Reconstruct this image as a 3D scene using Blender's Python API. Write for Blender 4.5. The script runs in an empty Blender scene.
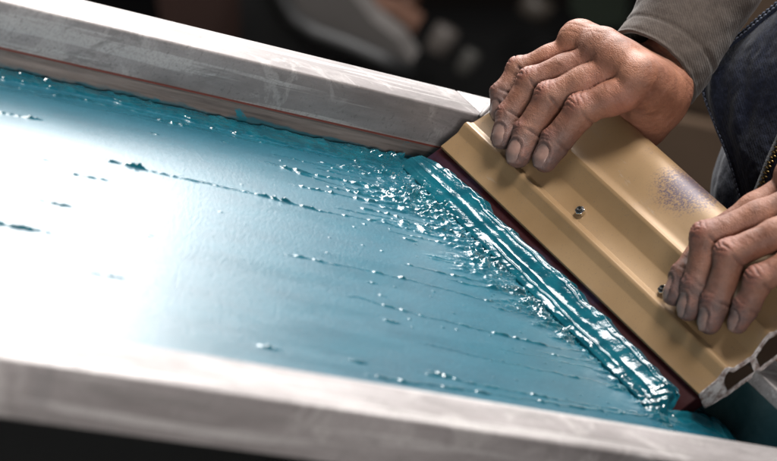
import bpy, bmesh, math, random
import numpy as np
from mathutils import Vector, Matrix
random.seed(4)
rng = np.random.default_rng(7)
S = 0.001                                   # everything below is written in millimetres
SC = bpy.context.scene
COL = SC.collection

# ------------------------------------------------------------------ camera solve (from the rails' and squeegee's vanishing points)
F, CX, CY = 3500.0, 388.5, 230.5
d1 = np.array([4200 - CX, 1000 - CY, F]); d1 /= np.linalg.norm(d1)
p_ = np.array([600 - CX, 270 - CY, F]); q_ = np.array([-1, -.95, 0])
d2 = p_ - q_ * ((p_ @ d1) / (q_ @ d1)); d2 /= np.linalg.norm(d2)
up = np.cross(d1, d2)
if up[1] > 0: up = -up
R = np.array([d1, d2, up])
CAM = R @ (-(np.array([420 - CX, 250 - CY, F]) / F * 1750.0))
def ray(u, v):
    d = R @ np.array([u - CX, v - CY, F]); return d / np.linalg.norm(d)
def onplane(u, v, pt, nn):
    d = ray(u, v); nn = np.array(nn, float)
    return CAM + d * ((np.array(pt, float) - CAM) @ nn) / (d @ nn)
def atX(u, v, X): return onplane(u, v, (X, 0, 0), (1, 0, 0))
def z0(u, v, z=0.0): return onplane(u, v, (0, 0, z), (0, 0, 1))

# ------------------------------------------------------------------ object helpers
ORG = {}
def empty(name, loc, label=None, cat=None, group=None):
    o = bpy.data.objects.new(name, None); COL.objects.link(o)
    o.location = [c * S for c in loc]; o.empty_display_size = .02
    ORG[o.name] = np.array(loc, float); tag(o, label, cat, group); return o
def tag(o, label=None, cat=None, group=None, kind=None):
    if label: o['label'] = label
    if cat: o['category'] = cat
    if group: o['group'] = group
    if kind: o['kind'] = kind
    return o
def mesh(name, V, Fc, mats, parent=None, smooth=True, org=None, midx=None, attrs=None):
    V = np.asarray(V, float)
    if parent is not None: o0 = ORG[parent.name]
    else: o0 = np.array(org if org is not None else V.mean(0), float)
    me = bpy.data.meshes.new(name)
    if isinstance(Fc, np.ndarray):
        me.vertices.add(len(V)); me.vertices.foreach_set('co', ((V - o0) * S).astype(np.float32).ravel())
        k = Fc.shape[1]; n = len(Fc)
        me.loops.add(n * k); me.loops.foreach_set('vertex_index', Fc.astype(np.int32).ravel())
        me.polygons.add(n); me.polygons.foreach_set('loop_start', np.arange(0, n * k, k, dtype=np.int32))
        me.update(calc_edges=True); me.validate()
    else:
        me.from_pydata(((V - o0) * S).tolist(), [], [list(f) for f in Fc]); me.update()
    if not isinstance(mats, (list, tuple)): mats = [mats]
    for m in mats: me.materials.append(m)
    if midx is not None: me.polygons.foreach_set('material_index', np.asarray(midx, np.int32))
    me.polygons.foreach_set('use_smooth', np.full(len(me.polygons), bool(smooth)))
    for k, a in (attrs or {}).items():
        at = me.attributes.new(k, 'FLOAT', 'POINT'); at.data.foreach_set('value', np.asarray(a, np.float32))
    o = bpy.data.objects.new(name, me); COL.objects.link(o)
    if parent is not None: o.parent = parent
    else: o.location = [c * S for c in o0]
    ORG[o.name] = o0
    return o
def bevel(o, w, seg=3, ang=30):
    m = o.modifiers.new('bevel', 'BEVEL'); m.width = w * S; m.segments = seg; m.limit_method = 'ANGLE'; m.angle_limit = math.radians(ang)
    o.data.polygons.foreach_set('use_smooth', np.full(len(o.data.polygons), True))
    return o
def box(x0, x1, y0, y1, z0_, z1):
    V = [(x, y, z) for x in (x0, x1) for y in (y0, y1) for z in (z0_, z1)]
    Fc = [(0, 1, 3, 2), (4, 6, 7, 5), (0, 4, 5, 1), (2, 3, 7, 6), (0, 2, 6, 4), (1, 5, 7, 3)]
    return V, Fc
def loft(rings, closed=True, cap=True):
    n = len(rings[0]); V = np.concatenate(rings); Fc = []
    for i in range(len(rings) - 1):
        for j in range(n if closed else n - 1):
            a = i * n + j; b = i * n + (j + 1) % n
            Fc.append((a, b, b + n, a + n))
    if cap and closed:
        Fc.append(tuple(range(n))[::-1]); Fc.append(tuple(range((len(rings) - 1) * n, len(rings) * n)))
    return V, Fc
def frame_of(d):
    d = d / np.linalg.norm(d); a = np.array([0, 0, 1.]) if abs(d[2]) < .9 else np.array([0, 1., 0])
    x = np.cross(a, d); x /= np.linalg.norm(x); return x, np.cross(d, x)
def tube(pts, rad, n=12, cap=True):
    pts = [np.array(p, float) for p in pts]; rings = []
    x = None
    for i, p in enumerate(pts):
        d = pts[min(i + 1, len(pts) - 1)] - pts[max(i - 1, 0)]; d /= np.linalg.norm(d)
        if x is None: x, y = frame_of(d)
        else:
            x = x - d * (x @ d); x /= np.linalg.norm(x); y = np.cross(d, x)
        r = rad[i] if hasattr(rad, '__len__') else rad
        rings.append(np.array([p + r * (x * math.cos(t) + y * math.sin(t)) for t in np.linspace(0, 2 * math.pi, n, endpoint=False)]))
    return loft(rings, True, cap)
def join(parts):
    V = []; Fc = []; k = 0
    for v, f in parts:
        V.append(np.asarray(v, float)); Fc += [tuple(i + k for i in q) for q in f]; k += len(v)
    return np.concatenate(V), Fc

# ------------------------------------------------------------------ numpy noise
def vnoise(x, y, seed=0):
    xi = np.floor(x).astype(np.int64); yi = np.floor(y).astype(np.int64)
    fx = x - xi; fy = y - yi; fx = fx * fx * fx * (fx * (fx * 6 - 15) + 10); fy = fy * fy * fy * (fy * (fy * 6 - 15) + 10)
    def h(a, b):
        n = (a * 374761393 + b * 668265263 + seed * 974711) & 0x7fffffff
        n = ((n ^ (n >> 13)) * 1274126177) & 0x7fffffff
        n = (n ^ (n >> 16)) & 0xffff
        return n / 32767.5 - 1
    return (h(xi, yi) * (1 - fx) + h(xi + 1, yi) * fx) * (1 - fy) + (h(xi, yi + 1) * (1 - fx) + h(xi + 1, yi + 1) * fx) * fy
def fbm(x, y, seed=0, o=3):
    r = 0; a = 1; t = 0
    for i in range(o): r = r + a * vnoise(x * 2 ** i + 13.7 * i, y * 2 ** i - 7.1 * i, seed + i); t += a; a *= .5
    return r / t
def sst(a, b, x):
    t = np.clip((x - a) / (b - a), 0, 1); return t * t * (3 - 2 * t)

# ------------------------------------------------------------------ materials
class Mat:
    def __init__(s, name, base=(.5, .5, .5), rough=.5, metal=0., **kw):
        s.m = bpy.data.materials.new(name); s.m.use_nodes = True; s.t = s.m.node_tree; s.N = s.t.nodes
        s.b = s.N['Principled BSDF']; s.set('Base Color', (*base, 1)); s.set('Roughness', rough); s.set('Metallic', metal)
        for k, v in kw.items(): s.set(k.replace('_', ' '), v)
        s._pos = None
    def set(s, k, v):
        if hasattr(v, 'links') or isinstance(v, bpy.types.NodeSocket): s.t.links.new(v, s.b.inputs[k])
        else: s.b.inputs[k].default_value = v
    def n(s, typ, ins=None, **kw):
        nd = s.N.new(typ)
        for k, v in kw.items(): setattr(nd, k, v)
        for k, v in (ins or {}).items():
            if isinstance(v, bpy.types.NodeSocket): s.t.links.new(v, nd.inputs[k])
            else: nd.inputs[k].default_value = v
        return nd
    def pos(s):
        if s._pos is None: s._pos = s.n('ShaderNodeTexCoord').outputs['Object']
        return s._pos
    def map(s, scale=(1, 1, 1), rot=(0, 0, 0), loc=(0, 0, 0)):
        return s.n('ShaderNodeMapping', {'Vector': s.pos(), 'Scale': scale, 'Rotation': rot, 'Location': loc}).outputs[0]
    def noise(s, scale, detail=4, rough=.55, vec=None, dist=0.):
        return s.n('ShaderNodeTexNoise', {'Vector': vec or s.pos(), 'Scale': scale, 'Detail': detail, 'Roughness': rough, 'Distortion': dist}).outputs[0]
    def voro(s, scale, vec=None, feature='F1'):
        return s.n('ShaderNodeTexVoronoi', {'Vector': vec or s.pos(), 'Scale': scale}, feature=feature).outputs[0]
    def attr(s, name): return s.n('ShaderNodeAttribute', attribute_name=name).outputs['Fac']
    def ramp(s, fac, stops):
        r = s.n('ShaderNodeValToRGB', {'Fac': fac}); e = r.color_ramp.elements
        while len(e) < len(stops): e.new(.5)
        for el, (p, c) in zip(e, stops):
            el.position = p; el.color = (*c, 1) if hasattr(c, '__len__') else (c, c, c, 1)
        return r.outputs[0]
    def mix(s, fac, a, b, mode='MIX'):
        nd = s.n('ShaderNodeMix', data_type='RGBA', blend_type=mode)
        for i, v in ((0, fac), (6, a), (7, b)):
            if isinstance(v, bpy.types.NodeSocket): s.t.links.new(v, nd.inputs[i])
            elif i == 0: nd.inputs[0].default_value = v
            else: nd.inputs[i].default_value = (*v, 1) if hasattr(v, '__len__') else (v, v, v, 1)
        return nd.outputs[2]
    def math(s, op, a, b=0., c=0., clamp=False):
        nd = s.n('ShaderNodeMath', operation=op, use_clamp=clamp)
        for i, v in enumerate((a, b, c)):
            if isinstance(v, bpy.types.NodeSocket): s.t.links.new(v, nd.inputs[i])
            else: nd.inputs[i].default_value = v
        return nd.outputs[0]
    def mr(s, v, a, b, c=0., d=1.):
        return s.n('ShaderNodeMapRange', {'Value': v, 'From Min': a, 'From Max': b, 'To Min': c, 'To Max': d}).outputs[0]
    def bump(s, h, strength=.3, dist=1., prev=None):
        ins = {'Height': h, 'Strength': strength, 'Distance': dist * S}
        if prev: ins['Normal'] = prev
        o = s.n('ShaderNodeBump', ins).outputs[0]; s.set('Normal', o); return o
    def xyz(s): 
        nd = s.n('ShaderNodeSeparateXYZ', {'Vector': s.pos()}); return nd.outputs

def m_alu(name, base=(.325, .300, .297), dark=(.175, .158, .155), band=False):
    M = Mat(name, base, .34, .35); M.set('Specular IOR Level', .3)
    st = M.noise(14, 7, .7, M.map((.35, 1.6, 1.6)), .3)
    sc = M.noise(260, 3, .6, M.map((.05, 1, 1)))
    pit = M.noise(420, 2, .7)
    c = M.mix(M.ramp(st, [(.36, 0), (.62, 1)]), dark, base)
    c = M.mix(M.ramp(M.noise(22, 5, .7, None, 1.2), [(.54, 0), (.60, .35)]), c, (.50, .475, .46))
    c = M.mix(M.ramp(M.noise(150, 3, .6, M.map((.03, 1, 1), (.02, .05, .12))), [(.56, 0), (.62, .7)]), c, (.47, .45, .44))
    c = M.mix(M.ramp(M.noise(700, 2, .6), [(.38, .3), (.55, 0)]), c, (.20, .185, .18))
    c = M.mix(M.ramp(M.noise(7, 4, .6, None, 2.), [(.60, 0), (.63, .45)]), c, (.20, .19, .19))
    c = M.mix(M.ramp(pit, [(.28, .55), (.40, 0)]), c, (.13, .12, .115))
    if band:    # lower part of the rail: old adhesive and ink residue below the seam
        z = M.xyz()[2]
        m = M.mr(M.math('ADD', z, M.math('MULTIPLY', M.noise(40, 4, .6, M.map((.4, 1, 1))), .003)), .0128, .0118)
        res = M.mix(M.ramp(M.noise(30, 6, .7, M.map((.15, 1, 3.))), [(.35, 0), (.65, 1)]), (.055, .045, .042), (.26, .22, .20))
        c = M.mix(m, c, res)
        blot = M.ramp(M.noise(28, 5, .6, M.map((.55, 1, 1.7)), .8), [(.655, 0), (.68, 1)])
        c = M.mix(M.math('MULTIPLY', blot, M.mr(z, .02, .008)), c, (.02, .16, .21))
        sm = M.mr(M.math('ADD', z, M.math('MULTIPLY', M.noise(60, 5, .65, M.map((.35, 1, 1))), -.012)), -.0030, -.0045)
        c = M.mix(M.math('MULTIPLY', sm, .85), c, (.012, .11, .145))
        M.set('Metallic', M.mr(m, 0, 1, .35, .05))
    c = M.mix(M.ramp(M.noise(17, 6, .75, M.map((.5, 1.3, 1.3), (0, 0, 0), (.37, .2, .1)), 1.5), [(.56, 0), (.60, .5)]), c, (.17, .16, .155))
    c = M.mix(M.ramp(M.noise(24, 6, .7, M.map((.45, 1.2, 1.2), (0, 0, 0), (.11, .5, .3)), 1.), [(.69, 0), (.71, .8)]), c, (.02, .13, .17))
    M.set('Base Color', c)
    M.set('Roughness', M.mr(M.noise(35, 4, .6), .3, .7, .46, .64))
    b = M.bump(sc, .12, .25); M.bump(pit, .18, .3, b)
    return M.m
ALU = m_alu('aluminium'); ALU_BAND = m_alu('aluminium_with_residue', band=True)
ALU_TEAL = Mat('stained_aluminium', (.03, .07, .075), .35, .2)
ALU_TEAL.set('Base Color', ALU_TEAL.mix(ALU_TEAL.ramp(ALU_TEAL.noise(30, 6, .7, None, 1.), [(.35, 0), (.7, 1)]), (.012, .040, .046), (.045, .085, .09)))
ALU_TEAL = ALU_TEAL.m
RED = Mat('red_brown_line', (.13, .030, .020), .5).m

def m_ink(name):
    M = Mat(name, (.01, .2, .27), .1)
    th = M.attr('thick')
    sp = M.noise(620, 2, .6); sp2 = M.noise(60, 4, .6, M.map((.35, 1, 1)))
    thin = M.mix(M.ramp(sp2, [(.35, 0), (.65, 1)]), (.002, .076, .118), (.005, .098, .146))
    thin = M.mix(M.ramp(sp, [(.50, 0), (.68, .35)]), thin, (.045, .19, .25))
    deep = M.mix(M.ramp(M.noise(90, 3, .5), [(.4, 0), (.6, 1)]), (.003, .062, .088), (.005, .092, .124))
    M.set('Base Color', M.mix(th, thin, deep))
    M.set('Roughness', M.mr(th, 0, 1, .31, .10))
    M.set('Specular IOR Level', .6)
    M.set('Coat Weight', M.mr(th, 0, 1, 0., .15)); M.set('Coat Roughness', .08)
    b = M.bump(sp, .6, .18); M.bump(M.noise(170, 3, .6), M.mr(th, 0, 1, .03, .12), .5, b)
    return M.m
INK = m_ink('teal_ink')

def m_gold():
    M = Mat('gold_anodised', (.55, .36, .165), .36, .22)
    x = M.xyz()
    st = M.noise(12, 5, .6); fine = M.noise(700, 3, .7); scr = M.noise(300, 3, .6, M.map((1, .03, 1)))
    c = M.mix(M.ramp(st, [(.35, 0), (.68, 1)]), (.240, .146, .068), (.318, .206, .106))
    c = M.mix(M.ramp(M.noise(90, 4, .7, M.map((1, .05, 1))), [(.56, 0), (.70, .45)]), c, (.24, .155, .085))
    c = M.mix(M.ramp(M.noise(20, 5, .7, None, 1.), [(.58, 0), (.72, .5)]), c, (.26, .18, .115))
    c = M.mix(M.ramp(M.noise(1200, 1, .5), [(.66, 0), (.74, .6)]), c, (.16, .12, .09))
    # worn, purple-grey speckled patch near the top edge (object space of the squeegee)
    for (cx, cy, cz), rad, lo in (((45., -27., 64.), .026, .48), ((42., 9., 66.), .012, .62)):
        dv = M.n('ShaderNodeVectorMath', {0: M.pos(), 1: (cx * S, cy * S, cz * S)}, operation='DISTANCE').outputs['Value']
        fall = M.mr(dv, rad, .002, 0., 1.)
        spk = M.math('ADD', M.math('MULTIPLY', M.noise(800, 4, .8), 1.0), M.math('MULTIPLY', fall, .25))
        c = M.mix(M.math('MULTIPLY', M.ramp(spk, [(lo + .07, 0), (lo + .19, .95)]), M.mr(dv, rad, rad * .7)), c, (.070, .050, .072))
    c = M.mix(M.ramp(M.noise(26, 6, .7, M.map((1.6, .5, 1.6), (0, 0, 0), (.3, .1, .7)), 1.), [(.675, 0), (.70, .7)]), c, (.30, .22, .15))
    # small scratches
    c = M.mix(M.ramp(M.noise(55, 2, .5, M.map((1, .25, 1), (.4, .2, .1))), [(.735, 0), (.745, .7)]), c, (.06, .045, .035))
    M.set('Base Color', c)
    M.set('Roughness', M.mr(st, .3, .7, .36, .48))
    b = M.bump(fine, .05, .15); M.bump(scr, .05, .2, b)
    return M.m
GOLD = m_gold()
ENDM = Mat('crusted_end', (.5, .46, .44), .55)
ENDM.set('Base Color', ENDM.mix(ENDM.ramp(ENDM.noise(260, 4, .7), [(.38, 0), (.6, 1)]), (.22, .15, .13), (.62, .57, .55)))
ENDM.bump(ENDM.noise(300, 4, .7), .8, 1.2); ENDM = ENDM.m
DARK_IN = Mat('cavity_dark_brown', (.05, .03, .018), .7).m  # even dark brown for the walls inside the hollow holder
BLADE = Mat('maroon_rubber', (.05, .012, .016), .38); BLADE.set('Specular IOR Level', .18)
BLADE.set('Base Color', BLADE.mix(BLADE.ramp(BLADE.noise(38, 5, .7, BLADE.map((1, .5, 1)), .8), [(.50, 0), (.68, 1)]), (.026, .005, .006), (.028, .022, .045)))
BLADE.bump(BLADE.noise(120, 4, .6), .3, .6); BLADE = BLADE.m
CHROME = Mat('chrome', (.75, .74, .72), .16, 1.).m
GAP = Mat('nut_hole', (.01, .01, .01), .6).m

def m_skin():
    M = Mat('skin', (.5, .28, .2), .5)
    red = M.attr('red'); dirt = M.attr('dirt'); nail = M.attr('nail'); cr = M.attr('crease')
    mot = M.noise(55, 5, .65); mot2 = M.noise(190, 4, .6)
    c = M.mix(M.ramp(mot, [(.34, 0), (.66, 1)]), (.185, .072, .041), (.335, .146, .086))
    c = M.mix(M.ramp(mot2, [(.5, 0), (.72, .5)]), c, (.33, .15, .105))
    c = M.mix(M.math('MULTIPLY', red, .62), c, (.33, .092, .060))
    dm = M.math('MULTIPLY', dirt, M.ramp(M.noise(120, 6, .75), [(.30, .45), (.58, 1)]), clamp=True)
    c = M.mix(M.math('MULTIPLY', dm, .92), c, (.070, .056, .056))
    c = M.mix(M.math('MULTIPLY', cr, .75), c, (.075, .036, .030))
    nl = M.mix(M.ramp(M.noise(160, 3, .6), [(.35, 0), (.65, 1)]), (.27, .14, .105), (.37, .215, .165))
    nl = M.mix(M.math('MULTIPLY', dm, .5), nl, (.12, .10, .10))
    c = M.mix(nail, c, nl)
    M.set('Base Color', c)
    M.set('Roughness', M.mr(nail, 0, 1, .58, .32))
    M.set('Subsurface Weight', .05); M.set('Subsurface Radius', (1., .35, .2)); M.set('Subsurface Scale', .003)
    cell = M.voro(950, M.map((1, 1, 1)), 'DISTANCE_TO_EDGE'); fine = M.noise(420, 4, .7)
    wr = M.noise(210, 3, .6, M.map((1, .45, 1)), .5)
    inv = M.mr(nail, 0, 1, 1, .05)
    b = M.bump(M.math('MULTIPLY', M.math('MULTIPLY', M.ramp(cell, [(0, 0), (.22, 1)]), inv), M.ramp(mot, [(.3, .25), (.7, 1.)])), .5, .26)
    b = M.bump(M.math('MULTIPLY', wr, inv), .7, .9, b)
    M.bump(M.math('MULTIPLY', fine, inv), .5, .5, b)
    return M.m
SKIN = m_skin()
def m_cloth(name, a, b, sc=1., rough=.9, weave=1600, nz=.7):
    M = Mat(name, a, rough)
    n1 = M.noise(26 * sc, 5, .7); n2 = M.noise(420 * sc, 3, .7)
    c = M.mix(M.ramp(n1, [(.35, 0), (.7, 1)]), a, b)
    c = M.mix(M.ramp(n2, [(.42, 0), (.72, nz)]), c, [min(1, v * 2.2) for v in b])
    M.set('Base Color', c); M.set('Sheen Weight', .15); M.set('Specular IOR Level', .15)
    wv = M.n('ShaderNodeTexWave', {'Vector': M.map((1, 1, 1), (.6, .5, .8)), 'Scale': weave / 6.28, 'Distortion': 1.5, 'Detail': 2.}).outputs[1]
    bb = M.bump(wv, .25, .35); M.bump(n2, .5, .6, bb)
    return M.m
SLEEVE = m_cloth('taupe_knit', (.056, .044, .037), (.068, .054, .046), nz=.22)
VEST = m_cloth('navy_twill', (.0075, .0095, .018), (.015, .0185, .034))
THREAD = Mat('thread', (.10, .115, .16), .8).m
BRASS = Mat('brass', (.36, .25, .10), .38, 1.).m

# ================================================================== SETTING
FLOOR = Mat('dark_floor', (.02, .019, .018), .8)
FLOOR.set('Base Color', FLOOR.mix(FLOOR.noise(3, 5, .6), (.012, .011, .011), (.03, .028, .026))); FLOOR = FLOOR.m
V, f = box(-3000, 6500, -3000, 6500, -1050, -1000); tag(mesh('floor', V, f, FLOOR, smooth=False), kind='structure')
WALL = Mat('dark_wall', (.02, .02, .018), .9)
WALL.set('Base Color', WALL.mix(WALL.noise(2, 4, .6), (.022, .015, .011), (.05, .04, .033))); WALL = WALL.m
# back wall stands square to the line of sight, some two metres behind the table
def slab(u0, v0, dist, w, h, t):
    """box facing the table: centre on a sight line at dist, horizontal width w, height h, thickness t"""
    c = CAM + ray(u0, v0) * dist
    fx = np.array([.669, .678, 0]); fx /= np.linalg.norm(fx); rx = np.array([fx[1], -fx[0], 0])
    V, Fc = box(-w / 2, w / 2, -t / 2, t / 2, -h / 2, h / 2)
    return np.array([c + rx * a + fx * b + np.array([0, 0, z]) for a, b, z in V]), Fc, c, rx, fx
V, f, c, rx, fx = slab(388, 60, 5600, 7000, 3400, 60); V[:, 2] += 450 - V[:, 2].mean()
tag(mesh('back_wall', V, f, WALL, smooth=False), kind='structure')

TB = Mat('black_table_top', (.012, .013, .013), .75).m
tbl = empty('printing_table', (0, 0, -1000), 'black printing table under the aluminium screen frame', 'table')
V, f = box(-640, 160, -420, 190, -62, -34); bevel(mesh('table_top', V, f, TB, tbl, False), 2)
for x in (-600, 125):
    for y in (-385, 150):
        V, f = box(x - 20, x + 20, y - 20, y + 20, -1000, -62); mesh('leg', V, f, TB, tbl, False)

# ================================================================== PRINTING SCREEN
scr = empty('printing_screen', (0, 0, 0), 'grey aluminium screen printing frame with stained rails, spread with teal ink', 'printing screen')
XL, XR, YN, YF, ZT, W = -560., 107., -215., 111.3, 34.5, 29.
def rail(x0, x1, y0, y1, mat, ins=(0, 0, 0, 0)):
    V, f = box(x0, x1, y0, y1, 9.2, ZT); o = bevel(mesh('rail', V, f, mat, scr, False), 1.3, 3)
    V, f = box(x0 + ins[0], x1 - ins[1], y0 + ins[2], y1 - ins[3], -1.2, 9.6); mesh('mesh_strip', V, f, ALU_BAND, o, False); return o
rf = rail(XL - W, XR - .3, YF, YF + W, ALU_BAND, (0, 0, .25, 25))
rn = rail(XL - W, XR + W, YN - W, YN, ALU, (0, 0, 25, .3))
rr = rail(XR, XR + W, YN + .3, YF + W, ALU, (.25, 14, 0, 0))
rl = rail(XL - W, XL, YN + .3, YF - .3, ALU, (14, .3, 0, 0))
V, f = box(XL, XR, YF - .55, YF - .02, 10.6, 11.5); mesh('seam_line', V, f, RED, rf, False)
V, f = tube([(XR - 4, YF - 1, ZT - .1), (XR + 8, YF + 9, ZT + .2), (XR + 19, YF + 19, ZT + .2), (XR + W, YF + W, ZT - .6)], [1.0, 1.5, 1.4, 1.0], 10)
V += rng.normal(0, .1, V.shape); mesh('weld_bead', V, f, ALU, rr)
V, f = box(XR - .5, XR - .02, YN + .5, YF - .5, .3, 27.); mesh('ink_stain', V, f, ALU_TEAL, rr, False)
V, f = box(XL, XR, YN, YF, -1.0, -.2); mesh('screen_mesh', V, f, INK, scr, False)

# ================================================================== SQUEEGEE
A = np.array([78.3, 0, 15.9]); U = np.array([.6, 0, .8]); Wn = np.array([-.8, 0, .6])
Y1, Y2 = 101., -137.5
def sh(s, y, h): return A + U * s + np.array([0, y, 0]) + Wn * h
sq = empty('squeegee', (78.3, 0, 15.9), 'gold anodised squeegee with maroon rubber blade, gripped by both hands over the ink', 'squeegee')
outer = [(0, -.8), (.4, 0), (11.2, .7), (12.2, 1.0), (16.3, 3.1), (17.4, 3.5), (18.6, 3.4), (19.6, 2.7), (20.6, 1.2), (22, .1), (24, -.2), (32.5, -1), (33.6, -.8),
         (43.6, 4.5), (44.6, 4.9), (45.8, 4.9), (46.8, 4.3), (48, 3.5), (51, 2.9), (56, 2.7), (62, 2.5), (68, 2.0), (73, 1.0), (77, -.7), (80, -2.9), (82, -5.6), (83, -9), (82.6, -12), (80, -14.8),
         (74, -16), (60, -15.6), (44.9, -14.8), (30, -14.4), (12.9, -13.8), (6, -12.6), (0, -11)]
holes = [[(14, -4), (16.4, .4), (18.6, .9), (20.6, -2.2), (31, -3.2), (31, -12.2), (14, -11.4)],
         [(34.2, -3.2), (44, 2.3), (47, 1.2), (52, .6), (62, .3), (70, -.8), (76, -3.2), (79.6, -7.5), (79.5, -11.2), (76, -13.2), (60, -13.2), (45, -12.5), (34.2, -12.3)]]
def extrude_profile(outer, holes, y1, y2, nseg=1):
    bm = bmesh.new()
    loops = [outer] + holes; ends = []
    for y in (y1, y2):
        edges = []
        for lp in loops:
            vs = [bm.verts.new(sh(s, y, h)) for s, h in lp]
            edges += [bm.edges.new((vs[i], vs[(i + 1) % len(vs)])) for i in range(len(vs))]
            ends.append(vs)
        r = bmesh.ops.triangle_fill(bm, edges=edges, use_beauty=True)
        for g in r['geom']:
            if isinstance(g, bmesh.types.BMFace): g.material_index = 1
    k = len(loops)
    for i in range(k):
        a, b = ends[i], ends[i + k]
        for j in range(len(a)):
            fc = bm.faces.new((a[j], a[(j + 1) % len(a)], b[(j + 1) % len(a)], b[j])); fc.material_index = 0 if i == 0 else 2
    bmesh.ops.recalc_face_normals(bm, faces=bm.faces)
    bm.verts.index_update()
    V = np.array([v.co for v in bm.verts]); Fc = [[v.index for v in f.verts] for f in bm.faces]; mi = [f.material_index for f in bm.faces]
    bm.free(); return V, Fc, mi
V, f, mi = extrude_profile(outer, holes, Y1, Y2)
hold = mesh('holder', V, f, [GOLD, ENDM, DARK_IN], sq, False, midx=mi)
hold.data.polygons.foreach_set('use_smooth', np.array([m == 0 for m in mi]))
m = hold.modifiers.new('edges', 'EDGE_SPLIT'); m.split_angle = math.radians(26)
# crusted rim of dried ink round the cut end
parts = []
for lp, r in ((outer, .26), (holes[0], .25), (holes[1], .25)):
    pts = [sh(s, Y2 - .2, h) for s, h in lp]; pts.append(pts[0]); dense = []
    for a_, b_ in zip(pts[:-1], pts[1:]):
        k = max(1, int(np.linalg.norm(b_ - a_) / 2.))
        dense += [a_ + (b_ - a_) * t / k for t in range(k)]
    v_, f_ = tube(dense + [dense[0]], [r * random.uniform(.7, 1.5) for _ in range(len(dense) + 1)], 7, False)
    parts.append((v_ + rng.normal(0, .10, v_.shape), f_))
V, f = join(parts); mesh('crusted_rim', V, f, ENDM, sq)
bl = [(6, -2.2), (-16.5, -2.2), (-18.0, -3.2), (-12.2, -9.8), (6, -9.8)]
rings = [np.array([sh(s, y, h) for s, h in bl]) for y in np.linspace(Y1 + 1.5, Y2 + .5, 40)]
V, f = loft(rings); bevel(mesh('blade', V, f, BLADE, sq, False), .5, 2)
for bx, by in ((26.4, 3.7), (25.9, -71.9)):
    c = sh(bx, by, -.3)
    ex, ey = np.array([0, 1., 0]), U
    def ringp(r, h, n, ph=0): return np.array([c + Wn * h + r * (ex * math.cos(t + ph) + ey * math.sin(t + ph)) for t in np.linspace(0, 2 * math.pi, n, endpoint=False)])
    V, f = loft([ringp(3.0, 0, 6, .3), ringp(3.0, 2.0, 6, .3), ringp(2.6, 2.5, 6, .3)])
    nut = bevel(mesh('nut', V, f, CHROME, sq, False), .25, 2)
    V, f = loft([ringp(1.7, 2.2, 16), ringp(1.7, 3.3, 16), ringp(1.2, 3.8, 16), ringp(1.0, 3.0, 16)]); mesh('bolt_end', V, f, GAP, nut)

# ================================================================== INK
ink = empty('ink', (0, 0, 0), 'glossy wet teal ink smeared over the screen mesh, rolled up against the squeegee blade', 'ink')
xs = np.concatenate([np.arange(-559, -220, 1.3), np.arange(-220, -110, .8), np.arange(-110, 106.6, .45)])
ys = np.arange(YN + .4, YF - .2, .55)
X, Y = np.meshgrid(xs, ys, indexing='ij')
Hh = .12 + .012 * fbm(X / 9, Y / 5., 3) + .006 * fbm(X / 2.2, Y / 2.2, 9, 2)
th = .10 * sst(-.1, .5, fbm(X / 60, Y / 14, 21))
def ridge(pts, width, amp, seed, taper=12, bead=3.5):
    global Hh, th
    px = np.array([p[0] for p in pts], float); py = np.array([p[1] for p in pts], float)
    o = np.argsort(px); y0 = np.interp(X, px[o], py[o]) + .7 * vnoise(X / 11, X * 0, seed) + .35 * vnoise(X / 3, X * 0, seed + 7)
    m_ = sst(px.min() - taper, px.min() + taper * .3, X) * (1 - sst(px.max() - taper * .3, px.max() + taper, X))
    b = np.clip(.30 + 1.1 * vnoise(X / bead, Y / 6, seed + 1) + .5 * vnoise(X / (bead * 3), X * 0, seed + 2), .16, 1.7) * (.40 + .60 * sst(-.45, .15, vnoise(X / 17, X * 0, seed + 4)))
    w = width * (.55 + .45 * b)
    g = np.exp(-((Y - y0) / w) ** 2) * m_
    Hh = Hh + amp * b * g; th = np.maximum(th, np.clip(g * (.5 + b), 0, 1))
# streaks pulled along the print direction
ridge([(-178, 30), (-148, 28), (-98, 27), (-60, 23)], 1.1, 1.25, 101); ridge([(-180, 30), (-148, 28.3), (-98, 27), (-52, 22.6)], .9, 1.1, 103, 8, 2.6)
ridge([(-60, 23), (-45, 22), (-11, 24), (20, 20)], .7, .5, 105)
ridge([(-52, 67), (-27, 60), (-5, 57), (30, 56)], 1.0, .8, 110)
ridge([(-104, -35), (-72, -35), (-28, -38), (9, -44), (45, -46)], .9, .75, 120)
ridge([(-90, -67), (-54, -74), (-23, -77), (9, -81), (45, -82)], 1.0, .8, 130)
for k_, (y_, x_) in enumerate(((78, -42), (72, -18), (64, -50), (52, -22), (46, -45), (34, -12), (29, -30), (13, -6), (-9, 4), (-30, 2), (-52, 18), (-92, 20))):
    ridge([(x_, y_ + 1.5), ((x_ + 60) / 2, y_), (60, y_ - 1.5)], 1.0, .95, 700 + 10 * k_, 10, 2.8)
for k_, (x0_, x1_, y_) in enumerate(((-262, -247, -90), (-296, -269, -59), (-254, -240, -27.5), (-312, -280, -60), (-215, -196, 8), (-230, -205, 60))):
    for q_ in (0, 1): ridge([(x0_, y_), (x1_, y_ + .3)], .75, 1.0, 860 + 10 * k_ + 3 * q_, 4, 2.4)
ridge([(-266, -90), (-245, -90)], .9, .6, 140, 5); ridge([(-310, -60), (-268, -58)], .9, .8, 150, 5); ridge([(-256, -27), (-240, -28)], .8, .5, 160, 5)
ridge([(-92, -133), (-59, -135), (-7, -137), (40, -137)], 1.0, .7, 170)
ridge([(-128, -144), (17, -141), (70, -138)], 1.3, .7, 180)
ridge([(-70, -103), (-20, -108), (50, -112)], .8, .45, 185)
ridge([(-20, -20), (45, -26)], .8, .6, 189)
ridge([(-10, -95), (50, -98)], .7, .5, 192)
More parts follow.
